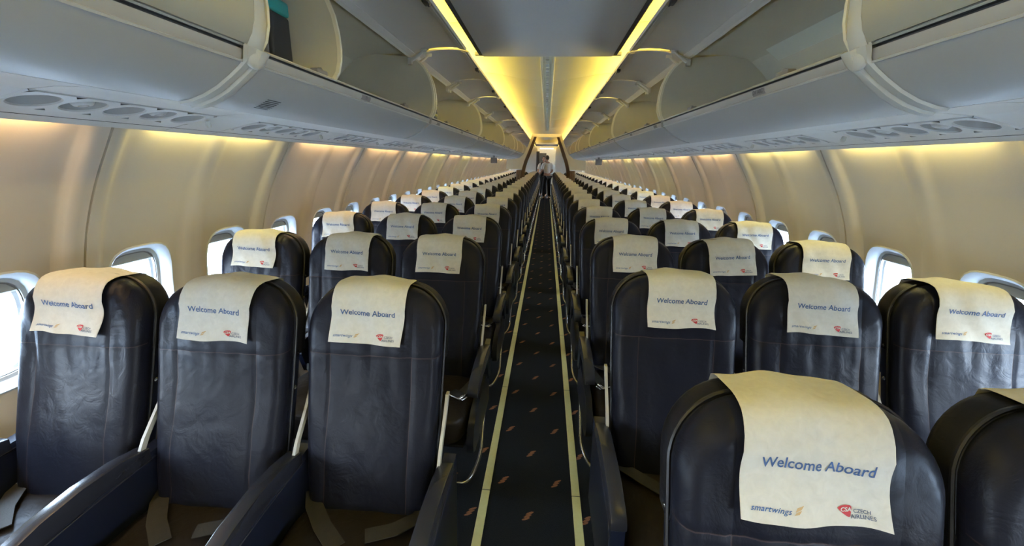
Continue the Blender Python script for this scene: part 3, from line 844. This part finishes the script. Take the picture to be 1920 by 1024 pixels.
def make_bin(side, y0, y1, closed, label, ndoor=1, placards=(), partition=None, sheet=None, grille=None, near=True, strikers=(), pl_text=None):
    nm = 'left' if side < 0 else 'right'
    t = thing('overhead_bin', label, 'overhead bin', (0, 0, 0), 'overhead bins on the ' + nm)
    a, b = y0 + .003, y1 - .003
    g = MB()
    sweep(g, side, LOWER, a, b, 0); sweep(g, side, [(.955, 1.612), (.96, 1.625), (.955, 1.66)], a, b, 0)
    sweep(g, side, [(.772, 1.709), (.766, 1.708), (.763, 1.712), (.768, 1.715)], a, b, 2)      # pale bead
    sweep(g, side, [(.768, 1.715), (.762, 1.724), (.759, 1.738)], a, b, 1)                     # rail
    sweep(g, side, [(.759, 1.738), (.770, 1.738), (.770, 1.7455), (.758, 1.7455)], a, b, 3)    # dark slot
    sweep(g, side, [(.758, 1.7455), (.754, 1.749), (.757, 1.753), (.770, 1.752)], a, b, 4)
    sweep(g, side, INSIDE, a, b, 4); sweep(g, side, [(.90, 2.128), (.885, 2.124), (.885, 2.112)], a, b, 0)
    # end caps of the lower moulding
    L = S(side, LOWER + [(.763, 1.712), (.759, 1.738), (.758, 1.753), (.90, 1.753), (.955, 1.66)])
    for y in (a, b):
        q = g.verts([(x, y, z) for x, z in L]); g.face(range(q, q + len(L)), 0)
    put('body', g.mesh('body', ['bin', 'binrail', 'white', 'slot', 'interior'], angle=30), t)
    # end partitions with a pale front edge
    def plate(y, th, edge):
        g = MB(); P = BULGE + [(1.10, 2.127), (1.22, 2.104), (1.32, 2.044), (1.40, 1.949), (1.438, 1.84), (1.433, 1.765), (1.38, 1.737), (.77, 1.751)]
        g.prism(S(side, P), 'y', y, y + th, 0)
        if edge:
            Eo = offset(BULGE, -.007)
            rows = []
            for (p, q) in zip(BULGE, Eo):
                rows.append([(side * (p[0] + .006), y - .001, p[1]), (side * (q[0] - .0), y - .001, q[1]), (side * (q[0]), y + th + .001, q[1]), (side * (p[0] + .006), y + th + .001, p[1])])
            g.grid(rows, True, 1)
        return g.mesh('end_wall', ['interior', 'edge'], angle=40)
    put('end_wall', plate(y0 + .004, .008, True), t); put('end_wall', plate(y1 - .012, .008, True), t)
    if partition:
        put('inner_partition', plate(partition, .010, True), t, label='pale-edged partition inside the open bin')
    if sheet:
        g = MB(); sy0, sy1 = sheet
        P = [(1.44, 1.77), (1.436, 1.84), (1.396, 1.95), (1.316, 2.042), (1.216, 2.102)]; Q = [(x - .006, z - .003) for x, z in P]
        g.grid([[(side * x, y, z) for x, z in Q] for y in (sy0, sy1 - .09)] + [[(side * x, sy1 - .09 * i / 4, z) for i, (x, z) in enumerate(Q)]])
        put('back_sheet', g.mesh('back_sheet', 'sheet'), t, label='paler sheet on the back of the bin')
    # doors
    span = (y1 - y0) / ndoor
    for i in range(ndoor):
        d0, d1 = y0 + span * i + .010, y0 + span * (i + 1) - .010
        if closed:
            P = [(x - .004, z + .004) for x, z in BULGE[:-1]] + [(.880, 2.112)]
            g = door_me(side, P, d0, d1, True); g.mi = [0] * len(g.f)
            d = put('door', g.mesh('door', 'binwarm', angle=40), t, label='closed curved door')
        else:
            P = door_open_pts(); g = door_me(side, P, d0, d1, False)
            # lining border lines along hinge edge and free edge (raised strips)
            Oi = offset(P, .016)
            for lo, hi in ((1, 2), (8, 9)):
                q = [Oi[lo], Oi[hi], (Oi[hi][0], Oi[hi][1] - .003), (Oi[lo][0], Oi[lo][1] - .003)]
                g.prism(S(side, q), 'y', d0 + .01, d1 - .01)
            d = put('door', g.mesh('door', 'doorin', angle=40), t, label='raised door, curved underside')
            if near:
                # hinge arms at both ends, latch at the free edge
                for yy in (d0 + .03, d1 - .03):
                    g = MB(); g.tube([(side * .875, yy, 2.075), (side * .85, yy, 2.088), (side * .80, yy, 2.118), (side * .77, yy, 2.142)], [.011, .013, .010, .006], 8)
                    g.rbox((side * .865 - .014, yy - .012, 2.058), (side * .865 + .014, yy + .012, 2.098), .005)
                    g.rbox((side * .775 - .02, yy - .006, 2.128), (side * .775 + .02, yy + .006, 2.150), .003)
                    put('hinge_arm', g.mesh('hinge_arm', 'white'), d, label='small white hinge arm')
                fx, fz = P[0]
                g = MB(); ym = (d0 + d1) / 2
                g.rbox((side * (fx + .022) - .014, ym - .03, fz - .026), (side * (fx + .022) + .014, ym + .03, fz - .008), .004)
                g.tube([(side * (fx + .01), ym - .02, fz - .022), (side * (fx + .01), ym, fz - .034), (side * (fx + .01), ym + .02, fz - .022)], .004, 6)
                put('latch', g.mesh('latch', 'steel'), d)
    for y in placards:
        g = MB(); g.grid([[(side * (x - .0008), yy, z) for x, z in [(.7675, 1.7165), (.762, 1.724), (.7595, 1.735)]] for yy in (y - .045, y + .045)])
        if pl_text:
            vs, fs = pl_text; b_ = g.verts([(side * (.7598 - .0004 - (v.y) * .18), y + (v.x if side < 0 else -v.x), 1.727 + v.y) for v in vs])
            for f in fs: g.face([b_ + q for q in f], 1)
        put('row_placard', g.mesh('row_placard', ['label', 'ink'], flip_fix=False), t, label='small dark row label on the rail')
    for y in strikers:
        g = MB(); g.rbox((side * .772 - .014, y - .035, 1.7505), (side * .772 + .014, y + .035, 1.768), .004)
        g.prism([(y - .02, 1.767), (y + .005, 1.776), (y + .02, 1.767)], 'x', side * .772 - .006, side * .772 + .006)
        put('latch_striker', g.mesh('latch_striker', 'label'), t)
    if grille:
        g = MB(); gx, gy = .878, grille
        for i in range(7):
            u = -.024 + i * .008
            def lw(x):
                for (x0, z0), (x1, z1) in zip(LOWER, LOWER[1:]):
                    if x1 <= x <= x0: return z0 + (z1 - z0) * (x - x0) / (x1 - x0)
                return LOWER[0][1]
            x = gx + u; hwid = .034
            g.grid([[(side * (x + .002), yy, lw(x + .002) - .0012), (side * (x - .002), yy, lw(x - .002) - .0012)] for yy in (gy - hwid, gy + hwid)])
        put('speaker_grille', g.mesh('speaker_grille', 'grille', flip_fix=False), t, label='dark slotted grille')
    return t
TXT24 = text_geo('24  ABC', .020); TXT25 = text_geo('25', .018)
LB = [(-2.42, -.77), (-.73, 1.125), (1.175, 2.885), (2.925, 4.915), (4.955, 7.52), (7.56, 10.05), (10.09, 10.97), (11.06, 13.6), (13.64, 16.2), (16.24, 19.3)]  # foremost span lies unseen behind the camera, added to shape the light
desc_l = ['closed pale overhead bin behind the camera on the left', 'closed beige overhead bin at the upper left corner, nearest on the left',
          'open left overhead bin with a black box inside and inner partition', 'open left overhead bin holding the yellow and black bundle',
          'open left overhead bin two beyond the one with the black box', 'open left overhead bin, second before the cabin divider', 'short left overhead bin touching the cabin divider']
desc_r = ['closed pale overhead bin behind the camera on the right', 'closed beige overhead bin at the upper right corner, nearest on the right',
          'large open right overhead bin with a pale sheet on its back wall', 'open right overhead bin just beyond the large one with the pale sheet',
          'open right overhead bin two beyond the one with the pale sheet', 'open right overhead bin, second before the cabin divider', 'short right overhead bin touching the cabin divider']
for side in (-1, 1):
    for i, (a, b) in enumerate(LB):
        lab = (desc_l if side < 0 else desc_r)[i] if i < 7 else '%s overhead bin %s behind the cabin divider' % ('left' if side < 0 else 'right', ('first', 'second', 'last')[i - 7])
        a_, b_ = a, b
        if side > 0 and i in (1, 2): a_, b_ = (a, 1.13) if i == 1 else (1.18, 2.92)
        if side > 0 and i == 3: a_ = 2.96
        make_bin(side, a_, b_, i < 2, lab, ndoor=1 if i in (0, 1, 2, 6) else 2,
                 placards=() if i < 2 else ([1.875] if side < 0 else [1.66]) if i == 2 else ([3.12, 3.98] if i == 3 else ([a + .4, a + 1.3] if i < 6 else ())),
                 partition=1.585 if (side < 0 and i == 2) else None, sheet=((1.60, 2.15) if side < 0 else (1.20, 2.75)) if i == 2 else None,
                 grille={2: 1.37}.get(i) if side < 0 else None, near=i < 6,
                 strikers=() if i < 2 else ([1.515, 2.41] if i == 2 else ([a + .5, a + 1.4] if i < 6 else ())),
                 pl_text=(TXT24 if side > 0 else TXT25) if i in (2, 3) else None)
# bulky trims over the first joint
for side, yj in ((-1, 1.150), (1, 1.155)):
    t = thing('bin_joint_trim', 'bulky white trim over the first joint between %s overhead bins' % ('left' if side < 0 else 'right'), 'trim', (0, yj, 0), 'white trims over bin joints')
    Pp = LOWER + [(.762, 1.716), (.755, 1.732), (.748, 1.748)]
    g = MB(); rows = []
    for y, d in ((-.034, .001), (-.030, .007), (-.008, .008), (-.005, .004), (.0, .013), (.012, .016), (.026, .012), (.034, .001)):
        w = []
        for i, (x, z) in enumerate(Pp):
            q = offset(Pp, -(d * (1 + .5 * smooth(4, 9, i))))[i]; yy = y * (1.15 - .25 * smooth(0, 6, i) + .45 * smooth(6, 9, i)); w.append((side * q[0], yy, q[1]))
        rows.append(w)
    g.grid(rows); put('lower_rib', g.mesh('lower_rib', 'white'), t)
    g = MB(); bm = bmesh.new(); bmesh.ops.create_uvsphere(bm, u_segments=20, v_segments=12, radius=1)
    for v in bm.verts: v.co = Vector((side * .757 + v.co.x * .016, v.co.y * .032, 1.730 + v.co.z * .034))
    g.bm(bm); put('lip_boss', g.mesh('lip_boss', 'white', angle=80), t)
    g = MB(); Ee = [(.754, 1.75)] + BULGE[1:]; rows = []
    for i, (x, z) in enumerate(Ee):
        o1 = offset(Ee, -.010)[i]; wd = .030 - .010 * smooth(0, 3, i)
        rows.append([(side * (x + .02), -wd, z), (side * (o1[0] + .004), -wd, o1[1]), (side * o1[0], -wd * .7, o1[1]), (side * o1[0], wd * .7, o1[1]), (side * (o1[0] + .004), wd, o1[1]), (side * (x + .02), wd, z)])
    g.grid(rows); put('upright_rib', g.mesh('upright_rib', 'white'), t)

# things in the bins
t = thing('equipment_case', 'black equipment case with teal stripe standing in the open left bin', 'case', (-.985, 1.50, 1.7525))
g = MB(); g.rbox((-.10, -.05, 0), (.10, .06, .185), .01); put('case_body', g.mesh('b', 'blackbox'), t)
g = MB(); g.rbox((-.101, -.052, .186), (.101, .062, .232), .008); put('lid_band', g.mesh('l', 'teal'), t, label='teal top band')
g = MB(); g.rbox((-.085, -.057, .015), (.085, -.05, .09), .003); g.tube([(-.03, -.058, .15), (0, -.075, .15), (.03, -.058, .15)], .006, 8); g.rbox((.04, -.06, .12), (.07, -.05, .155), .004)
put('front_clasp', g.mesh('c', 'label'), t)
g = MB()
for j, (x0, s) in enumerate(((-.06, 1), (-.035, .8), (-.012, 1.1), (.012, .7), (.034, 1))):
    g.box((x0, -.0535, .108), (x0 + .012, -.051, .108 + .010 * s))
g.tube([(.06 + .012 * cos(a * .6), -.054, .112 + .012 * sin(a * .6)) for a in range(10)], .0015, 5)
put('white_marking', g.mesh('m', 'white'), t, label='small white marking')
t = thing('striped_bundle', 'black and yellow layered bundle at the front end of an open left bin', 'bundle', (-.846, 3.03, 1.756))
g = MB()
for j in range(12):
    z = j * .0165; hy = .05 * (1 - .25 * smooth(8, 12, j)); hx = .085 * (1 - .12 * smooth(7, 12, j)) + (.004 if j % 3 else 0)
    g.rbox((-hx + .002 * (j % 2), -hy, z), (hx, hy + .01, z + .0158), .006, 0 if j % 3 != 1 else 1)
put('folded_layers', g.mesh('fold', ['blackbox', 'yellow']), t)

# ------------------------------------------------------------------ passenger service units
def psu_meshes():
    g = MB(); hl, hwid = .285, .066
    # body slab with six oval dishes pressed in; drawn in local frame, underside at z=0, length along y
    cells = 5; cw = 2 * hl / cells; N = 24
    for c in range(cells):
        yc = -hl + cw * (c + .5); rings = []
        sq = []
        for j in range(N):
            th = 2 * pi * (j + .5) / N; k = 1 / max(abs(cos(th)), abs(sin(th)))
            sq.append((hwid * k * cos(th) if False else min(hwid, max(-hwid, hwid * k * cos(th))), cw / 2 * k * sin(th)))
        rings.append([(x, yc + y, 0.) for x, y in sq])
        for rx, ry, z in ((.052, cw * .45, 0.), (.049, cw * .43, .004), (.043, cw * .37, .024), (.030, cw * .24, .032)):
            rings.append([(rx * cos(2 * pi * (j + .5) / N), yc + ry * sin(2 * pi * (j + .5) / N), z) for j in range(N)])
        b = g.grid(rings[:3], True, 0); b = g.grid(rings[2:], True, 1); L = b + 2 * N; g.face(range(L, L + N), 1)
    for s in (-1, 1):
        g.grid([[(s * hwid, y, 0), (s * (hwid + .004), y, .006)] for y in (-hl, hl)]); g.grid([[(x, s * hl, 0), (x, s * (hl + .004), .006)] for x in (-hwid, hwid)])
    body = g.mesh('service_panel', ['soffit', 'dish'], angle=40)
    g = MB()
    rows = [[(r * cos(2 * pi * j / 18), r * sin(2 * pi * j / 18), z) for j in range(18)] for r, z in ((.026, .004), (.026, -.003), (.021, -.009), (.012, -.011), (.010, -.006), (.001, -.006))]
    g.grid(rows, True); noz = g.mesh('air_vent', 'soffit')
    g = MB()
    rows = [[(r * cos(2 * pi * j / 18), r * sin(2 * pi * j / 18), z) for j in range(18)] for r, z in ((.024, .006), (.024, -.001), (.019, -.003), (.016, .004))]
    g.grid(rows, True, 0); rows = [[(r * cos(2 * pi * j / 18), r * sin(2 * pi * j / 18), z) for j in range(18)] for r, z in ((.016, .004), (.001, .002))]
    g.grid(rows, True, 1); lamp = g.mesh('reading_light', ['white', 'label'])
    g = MB()
    g.tube([(0, 0, .002), (0, 0, -.012), (0, 0, -.020)], [.008, .010, .006], 12); knob = g.mesh('call_knob', 'white')
    g = MB(); g.rbox((-.018, -.03, -.002), (.018, .03, .002), .001, 0)
    for q in (-.014, .014): g.box((-.005, q - .009, -.0028), (.005, q + .009, -.0015), 1)
    sign = g.mesh('warning_sign', ['label', 'redlit'], smooth=False)
    return body, noz, lamp, knob, sign
PS = psu_meshes()
for side in (-1, 1):
    for i in range(-1, 24):
        y = (1.23 if side < 0 else 1.585) + i * (.80 if side < 0 else .79)
        if y > 19: continue
        xx = 1.235; slope = .225
        nm = 'left' if side < 0 else 'right'
        t = thing('passenger_service_unit', 'reading light and air vent strip above the seats, %s from the front on the %s' % (ordinal(i + 2), nm), 'service unit', (side * xx, y, soffit_z(xx) - .004),
                  'overhead service units on the ' + nm, rot=(0, side * slope, 0))
        put('service_panel', PS[0], t)
        for yy in (-.114, .114): put('air_vent', PS[1], t, (0, yy, .013))
        if y < 9:
            for yy in (-.228, 0, .228): put('reading_light', PS[2], t, (0, yy, .022))
            put('call_knob', PS[3], t, (0, .315, -.002))
        if i == 3 or (i == 0 and side > 0): put('warning_sign', PS[4], t, (side * -.12, .20, .002), label='tiny red lit warning sign')

# ------------------------------------------------------------------ divider between the cabins
YD = 11.0
for side in (-1, 1):
    nm = 'left' if side < 0 else 'right'
    t = thing('cabin_divider', 'cream divider panel curving down beside the far aisle, %s half' % nm, 'divider', (0, YD, 0))
    g = MB()
    P = [(0., 2.165), (.36, 2.165), (.41, 2.02), (.47, 1.86), (.56, 1.68), (.68, 1.58), (.82, 1.545), (1.0, 1.53), (1.0, 1.30), (.60, 1.30), (.555, 1.32), (.50, 1.45), (.41, 1.70), (.32, 2.00), (.29, 2.085), (0., 2.085)]
    g.prism(S(side, P), 'y', -.02, .02); put('hanging_panel', g.mesh('panel', 'ceil', smooth=False), t)
    c = thing('curtain', 'brown curtain gathered against the %s side of the divider' % nm, 'curtain', (0, YD - .05, 0))
    g = MB(); rows = []
    for z, x0, x1 in ((2.09, .25, .31), (1.9, .31, .39), (1.7, .38, .47), (1.5, .46, .55), (1.32, .51, .60), (1.20, .53, .62), (1.05, .53, .62), (.9, .53, .60)):
        rows.append([(side * (x0 + (x1 - x0) * j / 24), .018 * sin(j * 1.6), z) for j in range(25)])
    g.grid(rows); rows2 = [[(p[0], p[1] + .012, p[2]) for p in r] for r in rows]; g.grid(rows2)
    g.grid([[(side * (.60 + .15 * j / 12), .012 * sin(j * 1.8), z) for j in range(13)] for z in (1.28, 1.15, 1.02)])
    put('gathered_fabric', g.mesh('curtain', 'brown'), c)
# small folded-down monitors below the soffits
for side in (-1, 1):
    nm = 'left' if side < 0 else 'right'
    t = thing('exit_sign_box', 'small grey box hanging from the %s soffit near the divider' % nm, 'sign box', (side * 1.13, 9.4, 0))
    g = MB(); g.rbox((-.07, -.03, 1.44), (.07, .03, 1.56), .01); put('case', g.mesh('case', 'label'), t)
    g = MB(); g.rbox((-.02, -.015, 1.55), (.02, .015, 1.60), .004); put('bracket', g.mesh('br', 'label'), t)

# ------------------------------------------------------------------ galley at the far end
t = thing('galley_unit', 'pale galley cabinet at the far end of the aisle', 'cabinet', (0, 20.3, 0))
g = MB(); g.box((-.42, 0, 0), (.42, .5, .9)); g.box((-.42, 0, 1.35), (.42, .5, 2.1)); g.box((-.42, .45, .9), (.42, .5, 1.35)); put('cabinet_body', g.mesh('b', 'galley', smooth=False), t)
for i in range(3):
    g = MB(); g.rbox((-.40 + .27 * i, -.012, .08), (-.40 + .27 * i + .25, 0, .86), .006); put('cart_door', g.mesh('d', 'galley'), t)
for i in range(2):
    g = MB(); g.rbox((-.40 + .41 * i, -.012, 1.40), (-.40 + .41 * i + .39, 0, 1.9), .006); put('locker_door', g.mesh('d', ('galleydark', 'galley')[i]), t)
g = MB(); g.box((-.4, .02, .92), (.4, .48, .94)); put('worktop', g.mesh('w', 'steel', smooth=False), t)
t = thing('lavatory_door', 'dark doorway panel on the left at the end of the aisle', 'door', (-.36, 19.32, 0))
g = MB(); g.rbox((-.09, -.012, 0), (.05, .02, 1.95), .004); put('door_leaf', g.mesh('l', 'galleydark'), t)
g = MB(); g.rbox((.02, -.03, .95), (.04, -.012, 1.05), .003); put('handle', g.mesh('h', 'chrome'), t)
t = thing('galley_lamp', 'small bright lamp over the rear galley', 'lamp', (0, 19.9, 2.08))
g = MB(); g.rbox((-.3, -.04, 0), (.3, .04, .03), .005); put('diffuser', g.mesh('d', 'cabinlit'), t)

# ------------------------------------------------------------------ people
def skin_obj(name, verts, edges, radii, mat, parent, levels=2):
    me = bpy.data.meshes.new(name); me.from_pydata(verts, edges, []); o = put(name, me, parent)
    me.materials.append(M[mat])
    sk = o.modifiers.new('Skin', 'SKIN')
    sk.use_smooth_shade = True
    lay = me.skin_vertices[0].data if me.skin_vertices else None
    if lay is None:
        bm = bmesh.new(); bm.from_mesh(me); bm.verts.layers.skin.verify(); bm.to_mesh(me); bm.free(); lay = me.skin_vertices[0].data
    for i, r in enumerate(radii):
        lay[i].radius = r if isinstance(r, tuple) else (r, r)
    lay[0].use_root = True
    ss = o.modifiers.new('Sub', 'SUBSURF'); ss.levels = ss.render_levels = levels
    return o
def person(x, y, rz, label, lean=.0, arm_fwd=True, h=1.0):
    t = thing('person', label, 'person', (x, y, 0), rot=(0, 0, rz))
    t.scale = (h, h, h)
    # facing +y locally; joints
    L = lean
    V = [(0, 0, .95), (0, .02 + L * .3, 1.12), (0, .02 + L * .7, 1.32), (0, .0 + L, 1.45), (0, .01 + L * 1.1, 1.53),
         (.10, 0, .90), (.11, .02, .50), (.11, -.02, .09), (.11, .10, .04),
         (-.10, 0, .90), (-.11, .06, .50), (-.12, .04, .09), (-.12, .16, .04),
         (.19, L, 1.41), (.25, L - .02, 1.14), (.20, L + .20, 1.02), (-.19, L, 1.41), (-.25, L - .02, 1.14), (-.18, L + .20, 1.04)]
    Ed = [(0, 1), (1, 2), (2, 3), (3, 4), (0, 5), (5, 6), (6, 7), (7, 8), (0, 9), (9, 10), (10, 11), (11, 12), (3, 13), (13, 14), (14, 15), (3, 16), (16, 17), (17, 18)]
    R = [(.13, .10), (.12, .09), (.15, .10), (.08, .07), .05, .085, .06, .045, .035, .085, .06, .045, .035, .06, .045, .033, .06, .045, .033]
    skin_obj('body', V, Ed, R, 'skin', t)
    # trousers: thighs to ankles
    V2 = [(0, 0, .96), (.10, 0, .88), (.11, .02, .50), (.11, -.02, .12), (-.10, 0, .88), (-.11, .06, .50), (-.12, .04, .12)]
    skin_obj('trousers', V2, [(0, 1), (1, 2), (2, 3), (0, 4), (4, 5), (5, 6)], [(.145, .115), .10, .075, .065, .10, .075, .065], 'trouser', t)
    V3 = [(0, .01 + L * .2, .98), (0, .02 + L * .7, 1.30), (0, L, 1.44), (.19, L, 1.41), (.245, L - .02, 1.18), (-.19, L, 1.41), (-.245, L - .02, 1.18)]
    skin_obj('shirt', V3, [(0, 1), (1, 2), (2, 3), (3, 4), (2, 5), (5, 6)], [(.14, .11), (.165, .115), (.09, .08), .07, .06, .07, .06], 'shirt', t)
    # shoes
    for s, yy in ((1, .03), (-1, .09)):
        g = MB(); g.rbox((s * .115 - .045, yy - .08, 0), (s * .115 + .045, yy + .17, .075), .03); put('shoe', g.mesh('shoe', 'blackbox'), t)
    # head with face, ears and hair
    hd = put('head', None, t, (0, L * 1.15 + .02, 1.635))
    g = MB(); bm = bmesh.new(); bmesh.ops.create_uvsphere(bm, u_segments=24, v_segments=16, radius=1)
    for v in bm.verts:
        a = v.co; jaw = 1 - .22 * smooth(0, -1, a.z)
        v.co = Vector((a.x * .075 * jaw, a.y * .095 * (1 - .1 * smooth(0, -1, a.z)), a.z * .118))
    g.bm(bm); g.prism([(-.012, -.03), (.012, -.03), (.006, .02), (-.006, .02)], 'y', .085, .112)
    for s in (-1, 1): g.rbox((s * .075 - .008, -.02, -.03), (s * .075 + .008, .015, .03), .006)
    put('face', g.mesh('face', 'skin', angle=70), hd)
    g = MB()
    for s in (-1, 1): g.rbox((s * .03 - .011, .082, .003), (s * .03 + .011, .091, .013), .003)
    put('eyes', g.mesh('eyes', 'ink'), hd)
    g = MB(); g.rbox((-.022, .086, -.056), (.022, .092, -.048), .002); put('mouth', g.mesh('mouth', 'print_red'), hd)
    g = MB(); bm = bmesh.new(); bmesh.ops.create_uvsphere(bm, u_segments=24, v_segments=16, radius=1)
    for v in bm.verts:
        a = v.co; v.co = Vector((a.x * .083, a.y * .103 - .010, a.z * .112 + .018))
    bmesh.ops.delete(bm, geom=[v for v in bm.verts if (v.co.y > .045 and v.co.z < .07) or v.co.z < -.055], context='VERTS')
    g.bm(bm); put('hair', g.mesh('hair', 'hair', angle=80), hd)
    # hands: palm, four fingers and thumb
    for s, (hx, hy, hz) in ((1, (.20, L + .22, 1.02)), (-1, (-.18, L + .22, 1.04))):
        g = MB(); g.rbox((hx - .012, hy - .01, hz - .04), (hx + .012, hy + .08, hz + .04), .01)
        for k in range(4):
            z = hz - .03 + k * .02; Lf = (.055, .07, .075, .06)[k]
            g.tube([(hx, hy + .075, z), (hx - s * .006, hy + .075 + Lf * .6, z), (hx - s * .03, hy + .075 + Lf, z)], [.009, .008, .006], 8)
        g.tube([(hx, hy + .01, hz + .035), (hx - s * .02, hy + .04, hz + .06), (hx - s * .03, hy + .065, hz + .062)], [.011, .009, .007], 8)
        put('hand', g.mesh('hand', 'skin', angle=70), t)
    return t
person(.06, 17.5, .55, 'person in white short-sleeved shirt and black trousers standing in the far aisle', lean=.04)
person(-.10, 18.75, 3.0, 'person in white shirt with dark vest partly hidden behind the one in the aisle', lean=.02, h=.99)
t = thing('dark_bag', 'black garment held between the two people in the far aisle', 'garment', (-.12, 18.15, .86))
g = MB(); g.rbox((-.11, -.05, .05), (.09, .05, .62), .04); g.tube([(-.04, 0, .60), (-.02, 0, .68), (.0, 0, .60)], .01, 8); put('hanging_fabric', g.mesh('fabric', 'trouser'), t)  # dark fabric carried at hand height, not joined to either figure

# ------------------------------------------------------------------ lights
def area(name, loc, d, sx, sy, power, color, spread=180):
    l = bpy.data.lights.new(name, 'AREA'); l.shape = 'RECTANGLE'; l.size = sx; l.size_y = sy; l.energy = power; l.color = color; l.spread = math.radians(spread)
    o = bpy.data.objects.new(name, l); COL.objects.link(o); o.location = loc
    d = Vector(d).normalized(); yv = Vector((0, 1, 0)); z = -d; x = yv; yy = z.cross(x).normalized()
    o.matrix_world = Matrix.Translation(loc) @ Matrix((x, yy, z)).transposed().to_4x4()
    return o
PE = (1., .66, .30); YE = (1., .84, .27)
for side in (-1, 1):
    for i in range(-3, 19):
        y = WC0 + .254 + 1.016 * i + .508 - 0.0
        pat = ([YE, PE, PE, PE, YE, PE] if side < 0 else [PE, YE, PE, PE, YE])
        c = pat[i % len(pat)] if not (side < 0 and i == -1) else PE
        if side > 0 and i == 0: c = YE
        if side < 0 and i == 0: c = YE
        area('sidewall_lamp', (side * 1.424, y, 1.592), (side * .30, 0, -1), .72, .012, 1.3, c)
for side in (-1, 1):
    for a, b in zip(cj, cj[1:]):
        if a > 19: continue
        L = b - a - .1; n = max(1, round(L / .9))
        c = (1., .79, .14) if b < 8.5 else (1., .68, .18)
        area('cove_lamp', (side * .735, (a + b) / 2, 2.222), (-side * .9, 0, .16), L, .03, 2.9 * L, c)
# ------------------------------------------------------------------ world
w = bpy.data.worlds.new('sky'); SC.world = w; w.use_nodes = True
nt = w.node_tree; bg = nt.nodes['Background']
tc = nt.nodes.new('ShaderNodeTexCoord'); sp = nt.nodes.new('ShaderNodeSeparateXYZ'); rp = nt.nodes.new('ShaderNodeValToRGB')
nt.links.new(tc.outputs['Generated'], sp.inputs[0]); nt.links.new(sp.outputs[2], rp.inputs[0])
e = rp.color_ramp.elements; e[0].position = .0; e[0].color = (.80, .90, 1, 1); e[1].position = .6; e[1].color = (.55, .74, 1, 1)
nt.links.new(rp.outputs[0], bg.inputs[0]); bg.inputs[1].default_value = 29.0
# daylight gates in the window openings (portals, sample the sky through the windows)
for side in (-1, 1):
    for i in range(-3, 24):
        yc = WC0 + i * WP
        l = bpy.data.lights.new('window_portal', 'AREA'); l.shape = 'RECTANGLE'; l.size = .22; l.size_y = .32
        o = bpy.data.objects.new('window_portal', l); COL.objects.link(o)
        try: l.cycles.is_portal = True
        except Exception: pass
        d = Vector((-side, 0, 0)); z = -d; x = Vector((0, 1, 0)); yy = z.cross(x).normalized()
        o.matrix_world = Matrix.Translation((side * 1.86, yc, .9)) @ Matrix((x, yy, z)).transposed().to_4x4()

# ------------------------------------------------------------------ camera
cz, f, pt, ya, ro = 1.4716, 783.43, .2596, -.0757, .0184
cam = bpy.data.cameras.new('camera'); co = bpy.data.objects.new('camera', cam); COL.objects.link(co)
cam.sensor_width = 36; cam.lens = f / 1920 * 36; cam.clip_start = .02; cam.clip_end = 500
r0 = Vector((cos(ya), -sin(ya), 0)); f0 = Vector((sin(ya), cos(ya), 0)); z0 = Vector((0, 0, 1))
fw = f0 * cos(pt) - z0 * sin(pt); up = f0 * sin(pt) + z0 * cos(pt)
R = r0 * cos(ro) + up * sin(ro); U = up * cos(ro) - r0 * sin(ro)
co.matrix_world = Matrix.Translation((.024, 0, cz)) @ Matrix((R, U, -fw)).transposed().to_4x4()
SC.camera = co
vs = SC.view_settings; vs.view_transform = 'Standard'; vs.look = 'None'; vs.gamma = 1; vs.use_curve_mapping = False; vs.exposure = .95
SC.cycles.use_denoising = True
SC.cycles.max_bounces = 8; SC.cycles.diffuse_bounces = 5; SC.cycles.transparent_max_bounces = 12
SC.cycles.sample_clamp_indirect = 6
SC.cycles.caustics_reflective = False; SC.cycles.caustics_refractive = False
